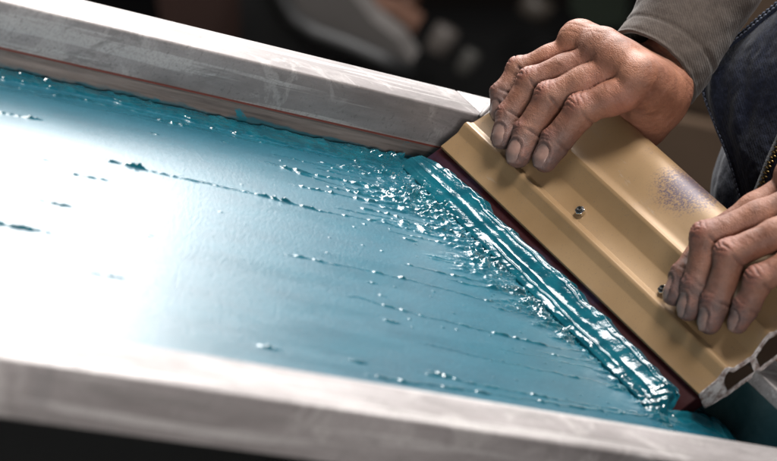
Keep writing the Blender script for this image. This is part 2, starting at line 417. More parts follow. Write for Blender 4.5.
ridge([(-420, 92), (-211, 92), (-138, 96.5), (-89, 96), (-40, 95)], .7, 1.0, 200, 20, 5); ridge([(-420, 92), (-211, 92.2), (-138, 96.5), (-89, 96)], .6, .9, 231, 20, 7); ridge([(-260, 87), (-150, 89), (-90, 90)], .45, .5, 233, 20, 5)
ridge([(-118, 92), (-53, 91), (4, 93), (54, 93)], 1.4, .9, 210)
# thick bank along the far rail
edge = 98.2 + 2.6 * sst(-190, -150, X) + 1.3 * vnoise(X / 14, X * 0, 301) + .5 * vnoise(X / 4, X * 0, 302) - 6.0 * sst(-130, -40, X)
bank = sst(0, 1.3, Y - edge) * (1 - .85 * sst(108.6, 110.5, Y + .6 * vnoise(X / 5, X * 0, 303)))
Hh = Hh + bank * (1.5 + .55 * fbm(X / 12, Y / 3, 310) + .75 * np.clip(fbm(X / 4.5, Y / 1.8, 312), 0, 1)) + .9 * np.exp(-((Y - 107.4 - .8 * vnoise(X / 8, X * 0, 305)) / .8) ** 2) * np.clip(.5 + vnoise(X / 5, X * 0, 306), 0, 1.3)
th = np.maximum(th, np.clip(bank, 0, 1))
# churned ink ahead of the blade
reach = np.interp(Y, [-150, -110, -60, -20, 20, 60, 85, 102], [11, 18, 30, 48, 68, 74, 74, 54])
dx = 60 - X
reach = reach * (.75 + .85 * np.clip(vnoise(Y / 5.5, Y * 0, 405), -.7, 1) * (.6 + .4 * vnoise(Y / 17, Y * 0, 406)) + .25 * vnoise(Y / 2.2, X / 40, 407))
cm = np.clip(1 - dx / reach, 0, 1) * (dx > -3); cm = cm ** .75 * (.55 + .55 * sst(-.35, .35, fbm(X / 24, Y / 9, 401)))
Yw = Y + 2.2 * fbm(X / 12, Y / 9, 440, 2)
n1 = fbm(X / 7.0, Yw / 2.9, 410, 3); n2 = fbm(X / 2.2 + 3, Yw / 1.5, 420, 2); rg = 1 - np.abs(fbm(X / 13., Yw / 2.8, 430, 3)) * 2.2
lump = np.clip(n1 * 1.2 + .2, 0, 1) ** 1.1 * 3.4 + np.clip(rg - .42, 0, 1) * 2.7 + np.clip(n2, 0, 1) * .55
Hh = Hh + cm * lump * np.interp(Y, [-140, -60, 0, 60, 100], [.55, .75, 1., 1.05, .9])
th = np.maximum(th, np.clip(cm * 1.3, 0, 1) * np.clip(.35 + .8 * n1 + .5 * (lump > .7), 0, 1)); th = np.maximum(th, sst(.45, .95, cm))
# stray blobs
for (u, v, r, a) in ((392, 322, 1.6, 1.1), (358, 362, 1.8, 1.0), (440, 375, 2.4, 1.2), (268, 348, 1.7, 1.6), (446, 376, 1.5, 1.), (45, 61, 1.5, 1), (154, 134, 1., .7), (225, 142, .9, .6), (44, 160, 1.2, .9), (410, 240, 1.6, 1.2), (372, 283, 1.1, .7), (150, 236, .8, .4)):
    c = z0(u, v); g = np.exp(-(((X - c[0]) / (r * 2.3)) ** 2 + ((Y - c[1] - .6 * vnoise(X / 2.5, Y / 2.5, 90)) / (r * .7)) ** 2)); Hh = Hh + .7 * a * g * (.7 + .6 * vnoise(X / 1.8, Y / 1.2, 91)); th = np.maximum(th, np.clip(g * 1.5, 0, 1))
for i in range(70):        # fine spatter, denser near the churn
    cx = 60 - abs(rng.normal(0, 75)); cy = rng.uniform(-150, 95); r = rng.uniform(.3, .6)
    a = slice(*np.searchsorted(xs, [cx - 6, cx + 6])); b = slice(*np.searchsorted(ys, [cy - 4, cy + 4]))
    g = np.exp(-(((X[a, b] - cx) / (r * 1.7)) ** 2 + ((Y[a, b] - cy) / r) ** 2)); Hh[a, b] += rng.uniform(.2, .45) * g; th[a, b] = np.maximum(th[a, b], np.clip(g * 1.2, 0, .9))
# ink pushed out past the right end of the blade
pl = np.exp(-(((X - 82) / 19) ** 2 + ((Y + 137.5 + .2 * (X - 82)) / 9) ** 2)); pl2 = np.exp(-(((X - 99) / 8) ** 2 + ((Y + 141) / 11) ** 2))
fold = .5 + .5 * np.sin((X * .35 + Y) * .95 + 2 * fbm(X / 9, Y / 9, 501))
Hh = Hh + 5.6 * pl * (.75 + .35 * fold) + 2.2 * pl2 * (.8 + .3 * np.sin(X * 1.1 + Y * .5)); th = np.maximum(th, np.clip(2 * (pl + pl2), 0, 1))
nx, ny = X.shape
idx = np.arange(nx * ny).reshape(nx, ny)
Q = np.stack([idx[:-1, :-1], idx[1:, :-1], idx[1:, 1:], idx[:-1, 1:]], -1).reshape(-1, 4)
mesh('ink_film', np.stack([X, Y, Hh], -1).reshape(-1, 3), Q, INK, ink, attrs={'thick': th.ravel()})
# the roll of ink riding up the blade
yy = np.arange(Y1 + 3.5, Y2 - 1.5, -.5); nt = 110
T = np.linspace(0, 1, nt)
YY, TT = np.meshgrid(yy, T, indexing='ij')
stop = np.interp(YY, [-140, -100, -40, 20, 70, 88, 105], [-4.6, -4.2, -4.0, -4.0, -5.0, -7.0, -12.]) + 1.1 * vnoise(YY / 13, YY * 0, 601) + .8 * vnoise(YY / 4, YY * 0, 602)
front = 61.2 + .9 * vnoise(YY / 16, YY * 0, 604) + .5 * vnoise(YY / 5, YY * 0, 605)
# cross-section in blade coordinates (along the blade, out from it): steep bulging foot, then a long slope up to the rubber
foot = (front - 62) * -.8
kt = np.array([0, .05, .11, .28, .45, .66, .88, 1.0]); ks = np.array([-25.8, -24.9, -23.4, -19.4, -15.6, -11.0, -6.4, -4.2]); kh = np.array([7.9, 8.9, 8.6, 7.5, 6.6, 5.4, 4.2, -1.9])
s_ = np.interp(TT, kt, ks); h_ = np.interp(TT, kt, kh) + foot * (1 - TT) + (.10 + .10 * vnoise(YY / 40, YY * 0, 633)) * np.sin(TT * 19 + 1.1 * vnoise(YY / 30, TT, 630)) * np.exp(-((TT - .42) / .16) ** 2)
s_ = s_ + (stop + 4.2) * sst(.3, 1., TT)
bx = 78.3 + .6 * s_ - .8 * h_; bz = 15.9 + .8 * s_ + .6 * h_
em = np.exp(-((TT - .90) / .07) ** 2) + .8 * np.exp(-((TT - .14) / .09) ** 2) + .04
nn_ = np.clip(fbm(YY / 1.9, TT * 13, 610, 3), -.2, 1) * 1.15 * sst(-.3, .4, vnoise(YY / 15, TT * 2, 611)) + np.clip(fbm(YY / 11, TT * 3, 615, 2), 0, 1) * 1.1
foldw = sum(a_ * np.exp(-((TT - c_ - .02 * vnoise(YY / 18, YY * 0, 650 + i_) - .012 * vnoise(YY / 5, YY * 0, 660 + i_)) / .022) ** 2) * sst(-.5, .2, vnoise(YY / 22, YY * 0, 670 + i_)) for i_, (c_, a_) in enumerate(((.24, .42), (.40, .26), (.76, .38))))
em = em * sst(-.15, .55, vnoise(YY / 9, TT * 4, 680))
bz = bz + em * nn_ * .45 + foldw * .7; bx = bx - em * nn_ * .42 - foldw * .6
sw = fbm(YY / 34 + TT * .6, TT * 3.0, 620, 2); bz = bz + .25 * sw * np.sin(math.pi * TT); bx = bx - .3 * sw * np.sin(math.pi * TT)
for _ in range(2): bx[:, 1:-1] = .25 * bx[:, :-2] + .5 * bx[:, 1:-1] + .25 * bx[:, 2:]; bz[:, 1:-1] = .25 * bz[:, :-2] + .5 * bz[:, 1:-1] + .25 * bz[:, 2:]
bz[:, 0] = .02; bz = np.maximum(bz, .02)
drop = sst(0, 5, Y1 + 3.5 - YY) ; bz = bz * (.15 + .85 * drop)
fin = sst(20, 0, YY - (Y2 - 1.5) + 3 * vnoise(bx / 4, YY / 9, 642)); bz = bz * (1 - .93 * fin * fin) + fin * (1 - fin) * 2.4 * (.5 + .5 * np.sin(YY * 1.5 + bx * .35 + 2 * fbm(YY / 6, bx / 6, 640))); bx = bx - 3. * fin * (1 - TT) + 3.5 * fin * vnoise(YY / 4, TT * 3, 641) * (TT < .95)
idx = np.arange(YY.size).reshape(YY.shape)
Q = np.stack([idx[:-1, :-1], idx[:-1, 1:], idx[1:, 1:], idx[1:, :-1]], -1).reshape(-1, 4)
mesh('ink_roll', np.stack([bx, YY, bz], -1).reshape(-1, 3), Q, INK, ink, attrs={'thick': np.ones(YY.size)})

# ================================================================== PERSON : signed-distance hands
def P(px, h): return onplane(px[0], px[1], A + h * Wn, Wn)
def surface_nets(Fd, o, st):
    nx, ny, nz = Fd.shape; ins = Fd < 0
    c = np.zeros((nx - 1, ny - 1, nz - 1), np.uint8)
    for i in (0, 1):
        for j in (0, 1):
            for k in (0, 1): c += ins[i:nx - 1 + i, j:ny - 1 + j, k:nz - 1 + k]
    act = np.argwhere((c > 0) & (c < 8)); vid = -np.ones(c.shape, np.int64); vid[tuple(act.T)] = np.arange(len(act))
    acc = np.zeros((len(act), 3)); cnt = np.zeros(len(act))
    cor = [(i, j, k) for i in (0, 1) for j in (0, 1) for k in (0, 1)]
    for a in range(8):
        for b in range(a + 1, 8):
            da = np.array(cor[b]) - np.array(cor[a])
            if np.abs(da).sum() != 1: continue
            fa = Fd[tuple((act + cor[a]).T)]; fb = Fd[tuple((act + cor[b]).T)]; mk = (fa < 0) != (fb < 0)
            t = np.where(mk, fa / np.where(mk, fa - fb, 1), 0)
            acc[mk] += (np.array(cor[a]) + t[:, None] * da)[mk]; cnt[mk] += 1
    V = o + (act + acc / cnt[:, None]) * st
    quads = []
    for ax in range(3):
        s0 = [slice(1, n - 1) for n in Fd.shape]; s1 = list(s0)
        s0[ax] = slice(0, Fd.shape[ax] - 1); s1[ax] = slice(1, Fd.shape[ax])
        i0 = ins[tuple(s0)]; i1 = ins[tuple(s1)]; ed = np.argwhere(i0 != i1)
        off = np.array([1, 1, 1]); off[ax] = 0; ed2 = ed + off
        fl = i0[tuple(ed.T)]
        b_, c_ = [(1, 2), (2, 0), (0, 1)][ax]
        eb = np.eye(3, dtype=int)[b_]; ec = np.eye(3, dtype=int)[c_]
        q = np.stack([vid[tuple((ed2 - eb - ec).T)], vid[tuple((ed2 - ec).T)], vid[tuple(ed2.T)], vid[tuple((ed2 - eb).T)]], -1)
        q[~fl] = q[~fl][:, ::-1]; quads.append(q)
    return V, np.concatenate(quads)
def cone(Pt, a, b, ra, rb):
    ab = b - a; t = np.clip(((Pt - a) @ ab) / (ab @ ab), 0, 1)
    return np.linalg.norm(Pt - (a + t[..., None] * ab), axis=-1) - (ra + (rb - ra) * t)
def smin(a, b, k):
    h = np.clip(k - np.abs(a - b), 0, None) / k; return np.minimum(a, b) - h * h * k * .25
def unit(v): return v / np.linalg.norm(v)

def make_hand(fingers, radii, W, fdir, lat, thumb, step, seedn, nface, flen):
    """fingers: name -> [MCP, PIP, DIP, TIP] (mm, world); returns verts, quads, attribute arrays"""
    allp = np.array([p for j in fingers.values() for p in j] + [W, W + fdir * 70] + thumb)
    lo = allp.min(0) - 24; hi = allp.max(0) + 24
    g = [np.arange(lo[i], hi[i], step) for i in range(3)]
    Pt = np.stack(np.meshgrid(*g, indexing='ij'), -1).astype(np.float32)
    f32 = lambda v: np.asarray(v, np.float32)
    names = list(fingers)
    carp = {nme: W + lat * o for nme, o in zip(names, (11, 4, -4, -11))}
    palm = None; mid = np.mean([fingers[n][0] for n in names], 0)
    nrm_p = unit(np.cross(lat, W - mid))
    dors = {}
    for nme in names:
        j = fingers[nme]; v = j[1] - (j[0] + j[2]) / 2; dors[nme] = unit(v)
    dmean = unit(np.mean([dors[n] for n in names], 0)); 
    if nrm_p @ dmean < 0: nrm_p = -nrm_p
    for nme in names:
        j = fingers[nme]; r = radii[nme]
        d = cone(Pt, f32(j[0] - nrm_p * 2.0), f32(carp[nme] - nrm_p * 3.5), r[0] * .92, 10.)
        palm = d if palm is None else smin(palm, d, 6)
        pd = cone(Pt, f32(j[0] - nrm_p * 9), f32(carp[nme] - nrm_p * 10), 8.5, 10.); palm = smin(palm, pd, 12)
    # wrist and forearm
    side = unit(lat - fdir * (lat @ fdir))
    for o in (-6.5, 6.5):
        d = cone(Pt, f32(W + side * o), f32(W + fdir * flen + side * o * .7), 14.5, 10.); palm = smin(palm, d, 12)
    # thumb: thenar mass and two phalanges
    d = cone(Pt, f32(thumb[0]), f32(thumb[1]), 12., 11.); palm = smin(palm, d, 14)
    d = smin(cone(Pt, f32(thumb[1]), f32(thumb[2]), 11.5, 9.5), cone(Pt, f32(thumb[2]), f32(thumb[3]), 9.5, 8), 4); palm = smin(palm, d, 8)
    # web of skin between the first two metacarpals
    d = cone(Pt, f32(fingers[names[0]][0] * .55 + carp[names[0]] * .45 - nrm_p * 5), f32(thumb[1] * .6 + thumb[0] * .4), 9, 9); palm = smin(palm, d, 12)
    total = palm
    for nme in names:
        j = [f32(q) for q in fingers[nme]]; r = radii[nme]; dv = f32(dors[nme])
        d1_ = cone(Pt, j[0], j[1], r[0] * .86, r[1] * .95)
        d2_ = cone(Pt, j[1], j[2], r[1] * .97, r[2])
        d3_ = cone(Pt, j[2], j[3], r[2], r[3])
        # belly of each phalanx, joint knobs
        fing = smin(smin(d1_, d2_, 3.), d3_, 2.5)
        pm = f32((j[0] + j[1]) / 2 - dv * 2.2); fing = smin(fing, np.linalg.norm(Pt - pm, axis=-1) - r[1] * .93, 5)
        fing = smin(fing, np.linalg.norm(Pt - (j[1] + dv * 1.1), axis=-1) - r[1] * .97, 2.5)
        fing = smin(fing, np.linalg.norm(Pt - (j[2] + dv * .5), axis=-1) - r[2] * .98, 2.)
        fing = smin(fing, np.linalg.norm(Pt - (j[0] + f32(nrm_p) * 5.4), axis=-1) - r[0] * .88, 3)   # knuckle
        # whole finger meets the palm softly but stays apart from its neighbours
        near = np.linalg.norm(Pt - j[0], axis=-1)
        k = np.clip(5.5 * (1 - (near - 5) / 6), .6, 5.5).astype(np.float32)
        total = smin(total, fing, k)
    V, Q = surface_nets(total, lo, step)
    # smooth a little (uniform Laplacian)
    n = len(V); e = np.concatenate([Q[:, [0, 1]], Q[:, [1, 2]], Q[:, [2, 3]], Q[:, [3, 0]]]); 
    def lap(V):
        acc = np.zeros_like(V); cnt = np.zeros(n)
        for a_, b_ in ((0, 1), (1, 0)):
            for c in range(3): acc[:, c] += np.bincount(e[:, a_], V[e[:, b_], c], n)
            cnt += np.bincount(e[:, a_], minlength=n)
        return acc / cnt[:, None]
    for _ in range(3): V = V + .5 * (lap(V) - V)
    # normals
    def normals(V):
        fn = np.cross(V[Q[:, 2]] - V[Q[:, 0]], V[Q[:, 3]] - V[Q[:, 1]]); N = np.zeros_like(V)
        for k in range(4):
            for c in range(3): N[:, c] += np.bincount(Q[:, k], fn[:, c], n)
        return N / (np.linalg.norm(N, axis=1, keepdims=True) + 1e-9)
    N = normals(V)
    cen = V.mean(0)
    disp = np.zeros(n); red = np.zeros(n); dirt = np.zeros(n); nail = np.zeros(n); crease = np.zeros(n)
    best = np.full(n, 1e9); own = np.zeros(n, int)
    for i, nme in enumerate(names):
        j = fingers[nme]; r = radii[nme]
        dd = np.minimum(np.minimum(cone(V, j[0] * .35 + j[1] * .65, j[1], r[0], r[1]), cone(V, j[1], j[2], r[1], r[2])), cone(V, j[2], j[3], r[2], r[3]))
        u_ = dd < best; own[u_] = i; best = np.minimum(best, dd)
    for i, nme in enumerate(names):
        j = fingers[nme]; r = radii[nme]; mk = (own == i) & (best < 4)
        # lateral wrinkle sets over the two finger joints
        for ji, (cnt_, span, dep) in ((1, (6, 13., .50)), (2, (4, 7., .42))):
            ax = unit(unit(j[ji] - j[ji - 1]) + unit(j[ji + 1] - j[ji])); dv = unit(dors[nme] - ax * (dors[nme] @ ax)); la = np.cross(ax, dv)
            q = V - j[ji]; t = q @ ax; l = q @ la; dn = N @ dv
            wv = vnoise(l / 4 + 9 * i, t / 3, seedn + i) * 1.1
            ww = np.cos((t + wv + .035 * l * l * np.sign(t)) * 2 * math.pi / (span / cnt_ * 1.25))
            ms = np.exp(-(t / (span * .48)) ** 2) * sst(.15, .7, dn) * mk
            lines = sst(.45, 1., ww)
            disp -= 1.35 * dep * lines * ms; crease = np.maximum(crease, .8 * lines * ms)
            disp += .35 * ms * np.exp(-(t / (span * .3)) ** 2)
            red = np.maximum(red, .75 * np.exp(-(t / (span * .62)) ** 2) * sst(0, .6, dn) * mk)
            # fold on the palm side / flanks
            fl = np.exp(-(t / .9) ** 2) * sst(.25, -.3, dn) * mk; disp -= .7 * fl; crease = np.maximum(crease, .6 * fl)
        # nail
        ax = unit(j[3] - j[2]); dv = unit(dors[nme] * .6 + nface * .75); dv = unit(dv - ax * (dv @ ax)); la = np.cross(ax, dv)
        q = V - j[3]; t = q @ ax; l = q @ la; dn = q @ dv
        hw = r[3] * .70; ht = r[3] * .90
        e_ = np.abs(l / hw) ** 2.6 + np.abs((t - r[3] * .02) / ht) ** 2.6
        mk2 = mk & (dn > r[3] * .05)
        nm = (1 - sst(.86, 1.02, e_)) * mk2
        nail = np.maximum(nail, nm)
        rim = np.exp(-((e_ - 1.12) / .16) ** 2) * mk2 * (t < ht * .75)
        disp -= .42 * rim; crease = np.maximum(crease, .40 * rim)
        disp += .30 * np.exp(-((e_ - 1.75) / .4) ** 2) * mk2 * (t < ht * .4)
        disp -= nm * (.35 * (dn / r[3])) * 1.0                     # flatter plate
        free = np.exp(-((t - ht * .93) / .55) ** 2) * (np.abs(l) < hw) * mk2; disp += .35 * free
        dd3 = (V - j[3]) @ ax
        dirt = np.maximum(dirt, sst(-31, 3, dd3) * mk * .95); dirt = np.maximum(dirt, .5 * np.exp(-(np.linalg.norm(V - j[1], axis=1) / 11) ** 2) * mk)
        red = np.maximum(red, .45 * sst(-9, -2, t) * mk)
        # bone / tendon
    # tendons and knuckles over the back of the hand, soft veins
    for i, nme in enumerate(names):
        j = fingers[nme]; a = j[0] + nrm_p * radii[nme][0]; b = carp[nme] * .8 + W * .2 + nrm_p * 13
        ab = b - a; t = np.clip((V - a) @ ab / (ab @ ab), 0, 1); dist = np.linalg.norm(V - (a + t[:, None] * ab), axis=1)
        on = sst(.2, .7, N @ nrm_p)
        disp += 1.5 * np.exp(-(dist / 3.2) ** 2) * on * (1 - .75 * t)
        dk = np.linalg.norm(V - a, axis=1); red = np.maximum(red, .85 * np.exp(-(dk / 9) ** 2)); 
        kw = sst(.5, 1, np.cos(((V - j[0]) @ unit(j[1] - j[0]) + vnoise(V[:, 0] / 4, V[:, 1] / 4, 77)) * 2 * math.pi / 2.6)) * np.exp(-(dk / 7.5) ** 2)
        disp -= .22 * kw; crease = np.maximum(crease, .35 * kw)
    for na, nb in zip(names[:-1], names[1:]):
        pv = (fingers[na][0] + fingers[nb][0]) / 2 + nrm_p * 9
        pw = pv * .72 + (carp[na] + carp[nb]) * .14 + nrm_p * 3.4
        ab = pw - pv; t = np.clip((V - pv) @ ab / (ab @ ab), 0, 1); dv_ = np.linalg.norm(V - (pv + t[:, None] * ab), axis=1)
        disp -= 1.7 * np.exp(-(dv_ / 4.2) ** 2)
    back = sst(.1, .6, N @ nrm_p) * (best > 3)
    q1, q2 = V @ lat, V @ unit(W - mid)
    vein = np.exp(-((q1 - W @ lat - 7 * vnoise(q2 / 22, q2 * 0, seedn + 41) - 5) / 1.9) ** 2) + np.exp(-((q1 - W @ lat + 12 + 7 * vnoise(q2 / 18, q2 * 0, seedn + 43)) / 1.7) ** 2)
    disp += .7 * vein * back
    on_ = sst(.3, .8, N @ nrm_p); fine = fbm(q2 / 1.5 + .3 * q1, q1 / 5.5, seedn + 50, 2); disp += .09 * fine * (nail < .3) * on_
    disp += .45 * fbm(q1 / 9, q2 / 9, seedn + 60, 2) * (nail < .3)
    # skin folds over the bent wrist
    tw = (V - W) @ fdir; wf = sst(.6, 1, np.cos((tw + 1.5 * vnoise(q1 / 9, q2 / 9, seedn + 61)) * 2 * math.pi / 4.6)) * np.exp(-((tw - 9) / 6) ** 2)
    wf *= .45; disp -= .5 * wf; crease = np.maximum(crease, .35 * wf)
    dirt = np.maximum(dirt, .22 * sst(-.1, .5, fbm(q1 / 14, q2 / 10, seedn + 70)))
    V = V + N * disp[:, None]
    return V, Q, dict(red=red, dirt=dirt, nail=np.clip(nail, 0, 1), crease=np.clip(crease, 0, 1))

def hand_from_px(spec, W, fdir, thumb, seedn, flen, nface=(-.62, -.62, .45)):
    fg = {k: [P(px, h) for px, h in v] for k, v in spec.items()}
    lat = unit(fg['index'][0] - fg['pinky'][0])
    ax = unit(np.mean([fg[n][0] for n in fg], 0) - W); lat = unit(lat - ax * (lat @ ax))
    rad = {'index': [9.4, 8.7, 7.7, 6.6], 'middle': [9.2, 8.4, 7.5, 6.6], 'ring': [8.8, 7.9, 7.0, 6.2], 'pinky': [8.2, 7.1, 6.3, 5.6]}
    return make_hand(fg, rad, W, fdir, lat, thumb, HSTEP, seedn, np.array(nface), flen)
HSTEP = .75
RW = P((646, 98), -11)
Rdir = unit(np.array([.41, .42, .81])); RC = P((653, 69), -9); RN = unit(np.array([.62, .30, .72])); RF = unit(RC + RN * 22 - RW)
RH = {'index': [((632, 86), 22), ((583, 110), 19), ((556, 142), 10), ((545, 160), 7.5)],
      'middle': [((610, 69), 23), ((551, 97), 20), ((528, 132), 11), ((518, 155), 8)],
      'ring': [((593, 57), 22), ((533, 82), 19), ((510, 115), 11), ((503, 138), 8)],
      'pinky': [((571, 49), 18), ((521, 70), 15), ((503, 94), 11), ((500, 112), 8)]}
rth = [P((644, 109), -14), P((641, 122), -25), P((620, 118), -27), P((590, 100), -27)]
rV, rQ, rA = hand_from_px(RH, RW, RF, rth, 1000, float(np.linalg.norm(RC + RN * 22 - RW)))
LW = P((872, 212), -4)
Ldir = unit(np.array([.62, -.10, .72]))
LH = {'index': [((792, 186), 12), ((714, 238), 9), ((686, 276), 9), ((675, 293), 7.5)],
      'middle': [((801, 199), 22), ((708, 238), 24), ((698, 287), 12), ((689, 308), 8)],
      'ring': [((813, 216), 24), ((731, 255), 25), ((716, 302), 12), ((709, 322), 8)],
      'pinky': [((822, 243), 22), ((760, 280), 20), ((747, 307), 12), ((738, 323), 8)]}
lth = [P((862, 205), -14), P((822, 205), -24), P((785, 222), -27), P((758, 226), -27)]
lV, lQ, lA = hand_from_px(LH, LW, Ldir, lth, 2000, 60., (-.42, -.22, .2))
# arms, shoulders and torso: coarser field, joined into the same body mesh
RE = RC + Rdir * 235; LE = LW + Ldir * 235; RS = np.array([365, 165, 500.]); LS = np.array([365, -150, 500.])
lo = np.array([110, -330, -420.]); hi = np.array([520, 330, 620.]); st = 7.
Pt = np.stack(np.meshgrid(*[np.arange(lo[i], hi[i], st) for i in range(3)], indexing='ij'), -1)
tor = np.sqrt(((Pt[..., 0] - 345) / 78) ** 2 + ((Pt[..., 1] - 8) / np.interp(Pt[..., 2], [-400, -100, 150, 420, 560], [112, 105, 112, 150, 60])) ** 2 + (np.clip(np.abs(Pt[..., 2] - 60) - 400, 0, None) / 90) ** 2) - 1
body = tor * 78
for a, b, ra, rb in ((RC + RN * 34, RE, 13, 34), (RE, RS, 36, 46), (LW + Ldir * 62, LE, 17, 34), (LE, LS, 36, 46), ((345, 8, 520), (335, 8, 600), 52, 50)):
    body = smin(body, cone(Pt, np.array(a), np.array(b), ra, rb), 25)
bV, bQ = surface_nets(body, lo, st)
V = np.concatenate([rV, lV, bV]); Q = np.concatenate([rQ, lQ + len(rV), bQ + len(rV) + len(lV)])
at = {k: np.concatenate([rA[k], lA[k], np.zeros(len(bV))]) for k in rA}
per = empty('person', (345, 8, -400), 'person in navy vest and taupe sleeves pressing the gold squeegee down with both hands', 'person')
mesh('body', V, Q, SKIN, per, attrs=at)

def sleeve(C0, N0, Wp, d, E, Sh, r0, seed):
    """knit sleeve: cuff band turned in at the wrist, then wrinkled cloth up to the shoulder"""
    P1 = C0 + N0 * 35; P2 = Wp + d * 90; P3 = Wp + d * 225
    path = [C0 * (1 - t) ** 3 + 3 * P1 * t * (1 - t) ** 2 + 3 * P2 * t * t * (1 - t) + P3 * t ** 3 for t in np.linspace(0, 1, 90)]
    cpt = [path[-1] + (E - path[-1]) * t + (Sh - E) * t * t * .9 for t in np.linspace(.1, 1, 40)]
    allp = np.array(path + cpt); L = np.concatenate([[0], np.cumsum(np.linalg.norm(np.diff(allp, axis=0), axis=1))])
    rings = []; x = None; n = 96; th_ = np.linspace(0, 2 * math.pi, n, endpoint=False)
    def rad(l):
        r = r0 + 7 * sst(24, 120, l) + 16 * sst(120, 300, l)
        return r
    pre = [(2.5, -3.2), (1.0, -3.0), (.2, -1.6)]      # turned-in lip
    for i in range(len(allp)):
        dd = unit(allp[min(i + 1, len(allp) - 1)] - allp[max(i - 1, 0)])
        if x is None: x, y = frame_of(dd)
        else: x = unit(x - dd * (x @ dd)); y = np.cross(dd, x)
        l = L[i]
        fold = 1.5 * sst(20, 55, l) * np.sin(l / 8.5 + 2.2 * np.sin(th_ + seed) + seed) + 1.2 * sst(16, 60, l) * vnoise(th_ * 2.2, th_ * 0 + l / 17, seed) + .5 * vnoise(th_ * 6, th_ * 0 + l / 6, seed + 3)
        cuffline = -.9 * math.exp(-((l - 15.5) / 1.2) ** 2) - .5 * math.exp(-((l - 2.8) / .8) ** 2)
        rr_ = rad(l) + fold + cuffline
        ring = allp[i] + rr_[:, None] * (np.cos(th_)[:, None] * x + np.sin(th_)[:, None] * y)
        if i == 0:
            for dl, dr in pre: rings.append(allp[0] + dd * (dl + 4 if dl > 2 else dl) + (rr_ + dr)[:, None] * (np.cos(th_)[:, None] * x + np.sin(th_)[:, None] * y))
        rings.append(ring)
    Vv, ff = loft(rings, True, False)
    return Vv, ff
Vs, fs = sleeve(RC, unit(np.array([.62, .30, .72])), RC, Rdir, RE, RS, 27.5, 5); mesh('sleeve', Vs, fs, SLEEVE, per)
Vs, fs = sleeve(LW + Ldir * 26, Ldir, LW, Ldir, LE, LS, 27.5, 9); mesh('sleeve', Vs, fs, SLEEVE, per)

# vest: front panel traced along its stitched armhole edge, hanging in front of the chest
XV = 205.
edge_px = [(860, -95), (825, -45), (800, -18), (777, 5), (765, 14), (743, 33), (722, 48), (708, 61), (702.5, 74), (703, 93), (709, 108), (716, 126), (729, 157), (740, 197), (756, 250), (790, 330)]
E3 = np.array([atX(u, v, XV) for u, v in edge_px])
def resample(Pp, n):
    L = np.concatenate([[0], np.cumsum(np.linalg.norm(np.diff(Pp, axis=0), axis=1))]); t = np.linspace(0, L[-1], n)
    # Catmull-like smoothing through dense linear interpolation
    Qp = np.stack([np.interp(t, L, Pp[:, c]) for c in range(3)], 1)
    for _ in range(10): Qp[1:-1] = .25 * Qp[:-2] + .5 * Qp[1:-1] + .25 * Qp[2:]
    return Qp
Ed = resample(E3, 170)
def panel(Ed, width, xo, seed, nu=110, amp=1., back=0):
    """cloth from an edge curve towards the wearer's left (-Y), bulging over the chest and curling back at the edge"""
    n = len(Ed); us = np.linspace(0, 1, nu) ** 1.5; Vv = []
    zt = np.linspace(Ed[0, 2], Ed[-1, 2], n)
    for i in range(n):
        e = Ed[i]; tgt = np.array([XV, e[1] * .25 - width, e[2] * .55 + zt[i] * .45])
        for u in us:
            p = e + (tgt - e) * u; w = u * np.linalg.norm(tgt - e)
            p = p.copy()
            p[0] += xo - 16 * (1 - math.exp(-w / 26.)) + 22 * (w / 180.) ** 2
            Vv.append(p)
    Vv = np.array(Vv); y, z = Vv[:, 1], Vv[:, 2]; uu = np.tile(us, n)
    fold = 3.2 * np.exp(-(((y - 52) - (z - 95) * .55) / 6.0) ** 2) + 3.0 * vnoise((y - z * .5) / 26, (y + z) / 60, seed) + 1.2 * vnoise((y - z * .4) / 9, (z + y * .3) / 22, seed + 3) + .35 * vnoise(y / 3., z / 3., seed + 5)
    Vv[:, 0] -= amp * fold * sst(.02, .12, uu)
    idx = np.arange(n * nu).reshape(n, nu); Q = np.stack([idx[:-1, :-1], idx[1:, :-1], idx[1:, 1:], idx[:-1, 1:]], -1).reshape(-1, 4)
    return Vv, Q, idx
Vv, Qv, vidx = panel(Ed, 130, 0, 31)
vest = mesh('vest', Vv, Qv, VEST, per); mo = vest.modifiers.new('thick', 'SOLIDIFY'); mo.thickness = .0022; mo.offset = 0
G = Vv.reshape(len(Ed), -1, 3)
# hem: a folded double band along the armhole with two rows of stitches
def along(k0):    # curve a fixed distance in from the edge
    out = []
    for i in range(len(Ed)):
        row = G[i]; L = np.concatenate([[0], np.cumsum(np.linalg.norm(np.diff(row, axis=0), axis=1))])
        out.append([np.interp(k0, L, row[:, c]) for c in range(3)])
    out = np.array(out)
    for _ in range(6): out[1:-1] = .25 * out[:-2] + .5 * out[1:-1] + .25 * out[2:]
    return out
c1, c2, c3, c4, c5 = along(-.5), along(1.5), along(4.6), along(7.6), along(9.2)
offs = np.array([-1., 0, .35]) 
hem_rings = [np.stack([c1[i] + [1.2, 0, 0], c1[i] + offs * 1.0, c2[i] + offs * 2.6, (c2[i] + c3[i]) / 2 + offs * 2.9, c3[i] + offs * 2.1, (c3[i] + c4[i]) / 2 + offs * 2.7, c4[i] + offs * 2.3, c5[i] + offs * .6, c5[i] + [1.2, 0, 0]]) for i in range(len(Ed))]
V, f = loft(hem_rings, True, True); mesh('hem', V, f, VEST, vest)
parts = []
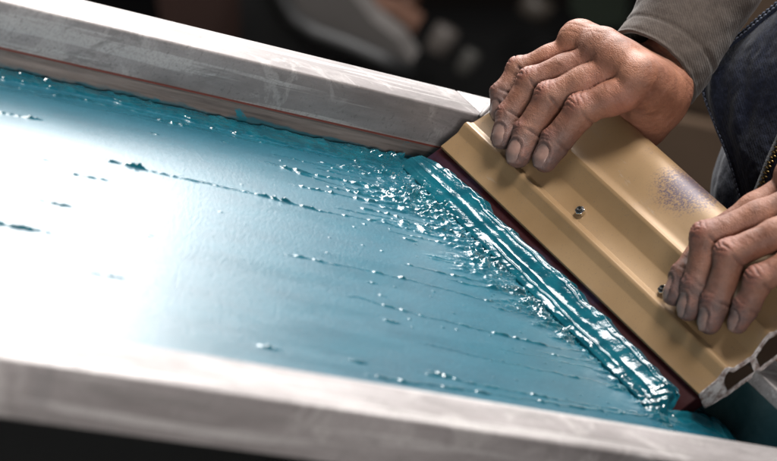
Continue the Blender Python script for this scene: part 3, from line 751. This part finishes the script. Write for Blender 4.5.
for cc, ho in ((c2 * .6 + c3 * .4, 3.0), (c3 * .45 + c4 * .55, 2.9)):
    L = np.concatenate([[0], np.cumsum(np.linalg.norm(np.diff(cc, axis=0), axis=1))]); l = 0
    while l < L[-1] - 3:
        a = np.array([np.interp(l, L, cc[:, k]) for k in range(3)]) + offs * ho; b = np.array([np.interp(l + 2.0, L, cc[:, k]) for k in range(3)]) + offs * ho
        parts.append(tube([a - offs * .3, a * .7 + b * .3 + offs * .25, a * .3 + b * .7 + offs * .25, b - offs * .3], .42, 6)); l += 3.1
V, f = join(parts); mesh('stitching', V, f, THREAD, vest)
# darker side panel showing behind the front edge
E4 = resample(np.array([atX(u, v, XV + 24) for u, v in [(735, 95), (722, 108), (709, 121), (696, 131), (689, 150), (683, 168), (680, 200), (690, 260)]]), 80)
Vp, Qp, _ = panel(E4, 60, 24, 57, 50, .8)
sp = mesh('side_panel', Vp, Qp, VEST, vest); mo = sp.modifiers.new('thick', 'SOLIDIFY'); mo.thickness = .0022
# zip: cloth tape and brass teeth
def on_vest(u, v):
    d = ray(u, v); pts = G.reshape(-1, 3) - CAM; t = pts @ d; dist = np.linalg.norm(pts - t[:, None] * d, axis=1); return G.reshape(-1, 3)[np.argmin(dist)]
zp = resample(np.array([on_vest(u, v) + [-1.5, 0, .5] for u, v in [(800, 100), (777, 155), (771, 168), (765, 183), (757, 203), (748, 228), (742, 250)]]), 60)
tp = np.array([0, 4.5, 2.5])
V, f = loft([np.stack([p - tp, p - tp + [-.8, 0, .3], p + tp + [-.8, 0, .3], p + tp]) for p in zp]); zo = mesh('zip_tape', V, f, VEST, vest)
parts = []; L = np.concatenate([[0], np.cumsum(np.linalg.norm(np.diff(zp, axis=0), axis=1))]); k = 0
for l in np.arange(1, L[-1] - 1, 1.5):
    p = np.array([np.interp(l, L, zp[:, c]) for c in range(3)]); t = unit(np.array([np.interp(l + 1, L, zp[:, c]) for c in range(3)]) - p)
    sd = unit(np.cross(t, [-1, 0, 0])); k += 1; o = sd * (.7 if k % 2 else -.7)
    parts.append(tube([p + o - sd * 1.3 + [-1.2, 0, .4], p + o + sd * 1.3 + [-1.2, 0, .4]], .55, 6))
V, f = join(parts); mesh('zip_teeth', V, f, BRASS, zo)

# ================================================================== BACKGROUND (far out of focus)
def plain(name, c, rough=.6):
    M = Mat(name, c, rough); M.set('Base Color', M.mix(M.noise(14, 4, .6), [v * .7 for v in c], [min(1, v * 1.25) for v in c])); return M.m
GREYP = plain('grey_panel', (.115, .105, .098)); BLK = plain('black_plastic', (.008, .008, .008), .5); ORA = plain('brown_card', (.10, .048, .03)); TAN = plain('tan_board', (.105, .066, .040)); GRN = plain('dark_green', (.012, .02, .010)); STL = plain('dull_steel', (.035, .033, .030), .5)
def B(u, v, d): return CAM + ray(u, v) * d
mach = empty('press_machine', B(330, 20, 3779) * [1, 1, 0] + [0, 0, -1000], 'blurred pale grey machine with black edge trim in the dark background', 'machine')
def prism(px, d, t):
    """a plate of thickness t whose outline is given by sight lines crossing the upright plane at distance d"""
    fx = unit(np.array([.669, .678, 0])); c0 = B(388, 60, d)
    o = np.array([onplane(u, v, c0, fx) for u, v in px]); return loft([o, o + fx * t])
V, f = prism([(262, -40), (330, -40), (352, -5), (372, 20), (398, 40), (412, 62), (402, 72), (352, 56), (312, 40), (285, 8)], 3779, 60); mesh('panel', V, f, GREYP, mach, False)
V, f = tube([B(u, v, 3695) for u, v in [(268, -40), (276, -8), (292, 20), (312, 34), (345, 46), (378, 60), (410, 76)]], 12, 12); mesh('edge_trim', V, f, BLK, mach)
V, f = prism([(240, -30), (262, -30), (280, 10), (312, 42), (350, 60), (330, 120), (240, 120)], 3807, 180); mesh('machine_body', V, f, BLK, mach, False)
c0 = B(330, 110, 3919); V, f = box(c0[0] - 70, c0[0] + 70, c0[1] - 70, c0[1] + 70, -1000, c0[2]); mesh('pedestal', V, f, BLK, mach, False)
cr = empty('cardboard_box', B(392, 24, 4059), 'small blurred brown box standing on the dark machine shelf', 'box')
V, f = prism([(366, 4), (392, 12), (416, 28), (414, 36), (384, 27), (364, 16)], 3863, 70); mesh('carton', V, f, ORA, cr, False)
sh_ = empty('tool_shelf', B(470, 45, 4200) * [1, 1, 0] + [0, 0, -1000], 'dark blurred shelf rack with dull metal tools behind the far hand', 'shelf')
V, f = prism([(380, 34), (640, 34), (640, 140), (380, 140)], 4410, 160); mesh('rack', V, f, BLK, sh_, False)
for (u, v, wd, hh, cc, lb) in ((442, 40, 26, 14, (.15, .13, .115), 'dim grey blurred tin on the dark shelf behind the frame corner'), (468, 62, 18, 12, (.10, .095, .085), 'small dim tin low on the shelf just left of the knuckles'),
                           (536, 8, 34, 10, (.075, .062, .05), 'dark grey blurred jar on the shelf straight above the knuckles'), (405, 8, 20, 14, (.13, .06, .035), 'dark brown blurred tub beside the pale machine panel')):
    q = B(u, v, 4250); sz = 4250 / F
    rg_ = [q + np.array([0, 0, hz * hh * sz]) + np.array([0, 0, 0]) for hz in (-1, -.9, .8, .86, 1.)]
    V, f = loft([np.array([c_ + wd * .5 * sz * rr_ * np.array([math.cos(t), math.sin(t), 0]) for t in np.linspace(0, 2 * math.pi, 20, endpoint=False)]) for c_, rr_ in zip(rg_, (.92, 1, 1, .93, .9))])
    tag(mesh('storage_tin', V, f, plain('tin_paint', cc, .45)), lb, 'tin', 'tins on the dark shelf')
c0 = B(500, 90, 4480); V, f = box(c0[0] - 80, c0[0] + 80, c0[1] - 80, c0[1] + 80, -1000, c0[2] - 30); mesh('rack_stand', V, f, BLK, sh_, False)
rb = empty('wooden_crate', B(180, 10, 4000) * [1, 1, 0] + [0, 0, -1000], 'very dark red-brown crate blurred behind the far rail at upper left', 'crate')
V, f = prism([(150, -40), (236, -40), (244, 60), (205, 60), (168, 60)], 4050, 140); mesh('crate_side', V, f, plain('dark_red_wood', (.035, .014, .009)), rb, False)
c0 = B(200, 60, 4150); V, f = box(c0[0] - 60, c0[0] + 60, c0[1] - 60, c0[1] + 60, -1000, c0[2] - 5); mesh('crate_stand', V, f, BLK, rb, False)
gc = empty('green_crate', B(595, 6, 4620), 'dark green blurred crate at the top, left of the taupe sleeve', 'crate')
V, f = prism([(572, -40), (628, -40), (626, 24), (586, 30), (570, 10)], 4256, 100); mesh('crate_body', V, f, GRN, gc, False)
bd = empty('board_stack', B(720, 60, 3639) * [1, 1, 0] + [0, 0, -1000], 'blurred tan boards leaning in the gap between sleeve and vest', 'boards')
for k, (pl_, d) in enumerate(([[(650, -60), (790, -60), (800, 20), (720, 46), (640, 40)], 3807], [[(640, 52), (720, 58), (800, 40), (800, 100), (718, 118), (640, 100)], 3863], [[(640, 112), (716, 128), (800, 120), (800, 200), (640, 190)], 3779])):
    V, f = prism(pl_, d, 30); mesh('board', V, f, TAN, bd, False)
c0 = B(720, 150, 3835); V, f = box(c0[0] - 20, c0[0] + 130, c0[1] - 90, c0[1] + 90, -1000, c0[2] - 20); mesh('trestle', V, f, BLK, bd, False)

# ================================================================== LIGHT
w = bpy.data.worlds.new('World'); SC.world = w; w.use_nodes = True
w.node_tree.nodes['Background'].inputs[0].default_value = (.80, .86, 1., 1); w.node_tree.nodes['Background'].inputs[1].default_value = .055
def area(name, loc, target, sx, sy, power, col=(1, 1, 1), roll=0., spread=180):
    l = bpy.data.lights.new(name, 'AREA'); l.shape = 'RECTANGLE'; l.size = sx * S; l.size_y = sy * S; l.energy = power; l.color = col; l.spread = math.radians(spread)
    o = bpy.data.objects.new(name, l); COL.objects.link(o); o.location = [c * S for c in loc]
    d = Vector(np.array(target, float) - np.array(loc, float)); o.rotation_euler = (d.to_track_quat('-Z', 'Y').to_matrix() @ Matrix.Rotation(math.radians(roll), 3, 'Z')).to_euler(); return o
# window-like soft light low behind the table: mirrors in the left of the wet mesh
def mirror(u, v, d):
    p = z0(u, v); r = ray(u, v) * [1, 1, -1]; return p + r * d
WP = z0(-325, 190); WD = ray(-325, 190) * [1, 1, 0]; WD /= np.linalg.norm(WD); WC = WP + 2300 * (WD * math.cos(math.radians(31)) + np.array([0, 0, math.sin(math.radians(31))]))
area('window_light', WC, (-200, 0, 0), 1000, 1550, 92, (1., .98, .97), roll=0)
area('overhead_light', (60, 230, 1220), (60, 20, 30), 320, 320, 23, (1., .97, .93))
area('fill_light', (-1000, -1500, 320), (-330, -130, 15), 600, 600, 2.3, (1., .96, .93), spread=46)

# ================================================================== CAMERA
cd = bpy.data.cameras.new('camera'); co = bpy.data.objects.new('camera', cd); COL.objects.link(co); SC.camera = co
cd.sensor_width = 36; cd.sensor_fit = 'HORIZONTAL'; cd.lens = 36 * F / 777; cd.clip_start = .05; cd.clip_end = 50
Mx = Matrix(((R[0][0], -R[0][1], -R[0][2], CAM[0] * S), (R[1][0], -R[1][1], -R[1][2], CAM[1] * S), (R[2][0], -R[2][1], -R[2][2], CAM[2] * S), (0, 0, 0, 1)))
co.matrix_world = Mx
fp = P((545, 165), 4); fd = float((fp - CAM) @ (R @ np.array([0, 0, 1.])))
cd.dof.use_dof = True; cd.dof.focus_distance = fd * S; cd.dof.aperture_fstop = 10.5; cd.dof.aperture_blades = 9
SC.view_settings.view_transform = 'Standard'; SC.view_settings.look = 'None'; SC.view_settings.exposure = 0; SC.view_settings.gamma = 1
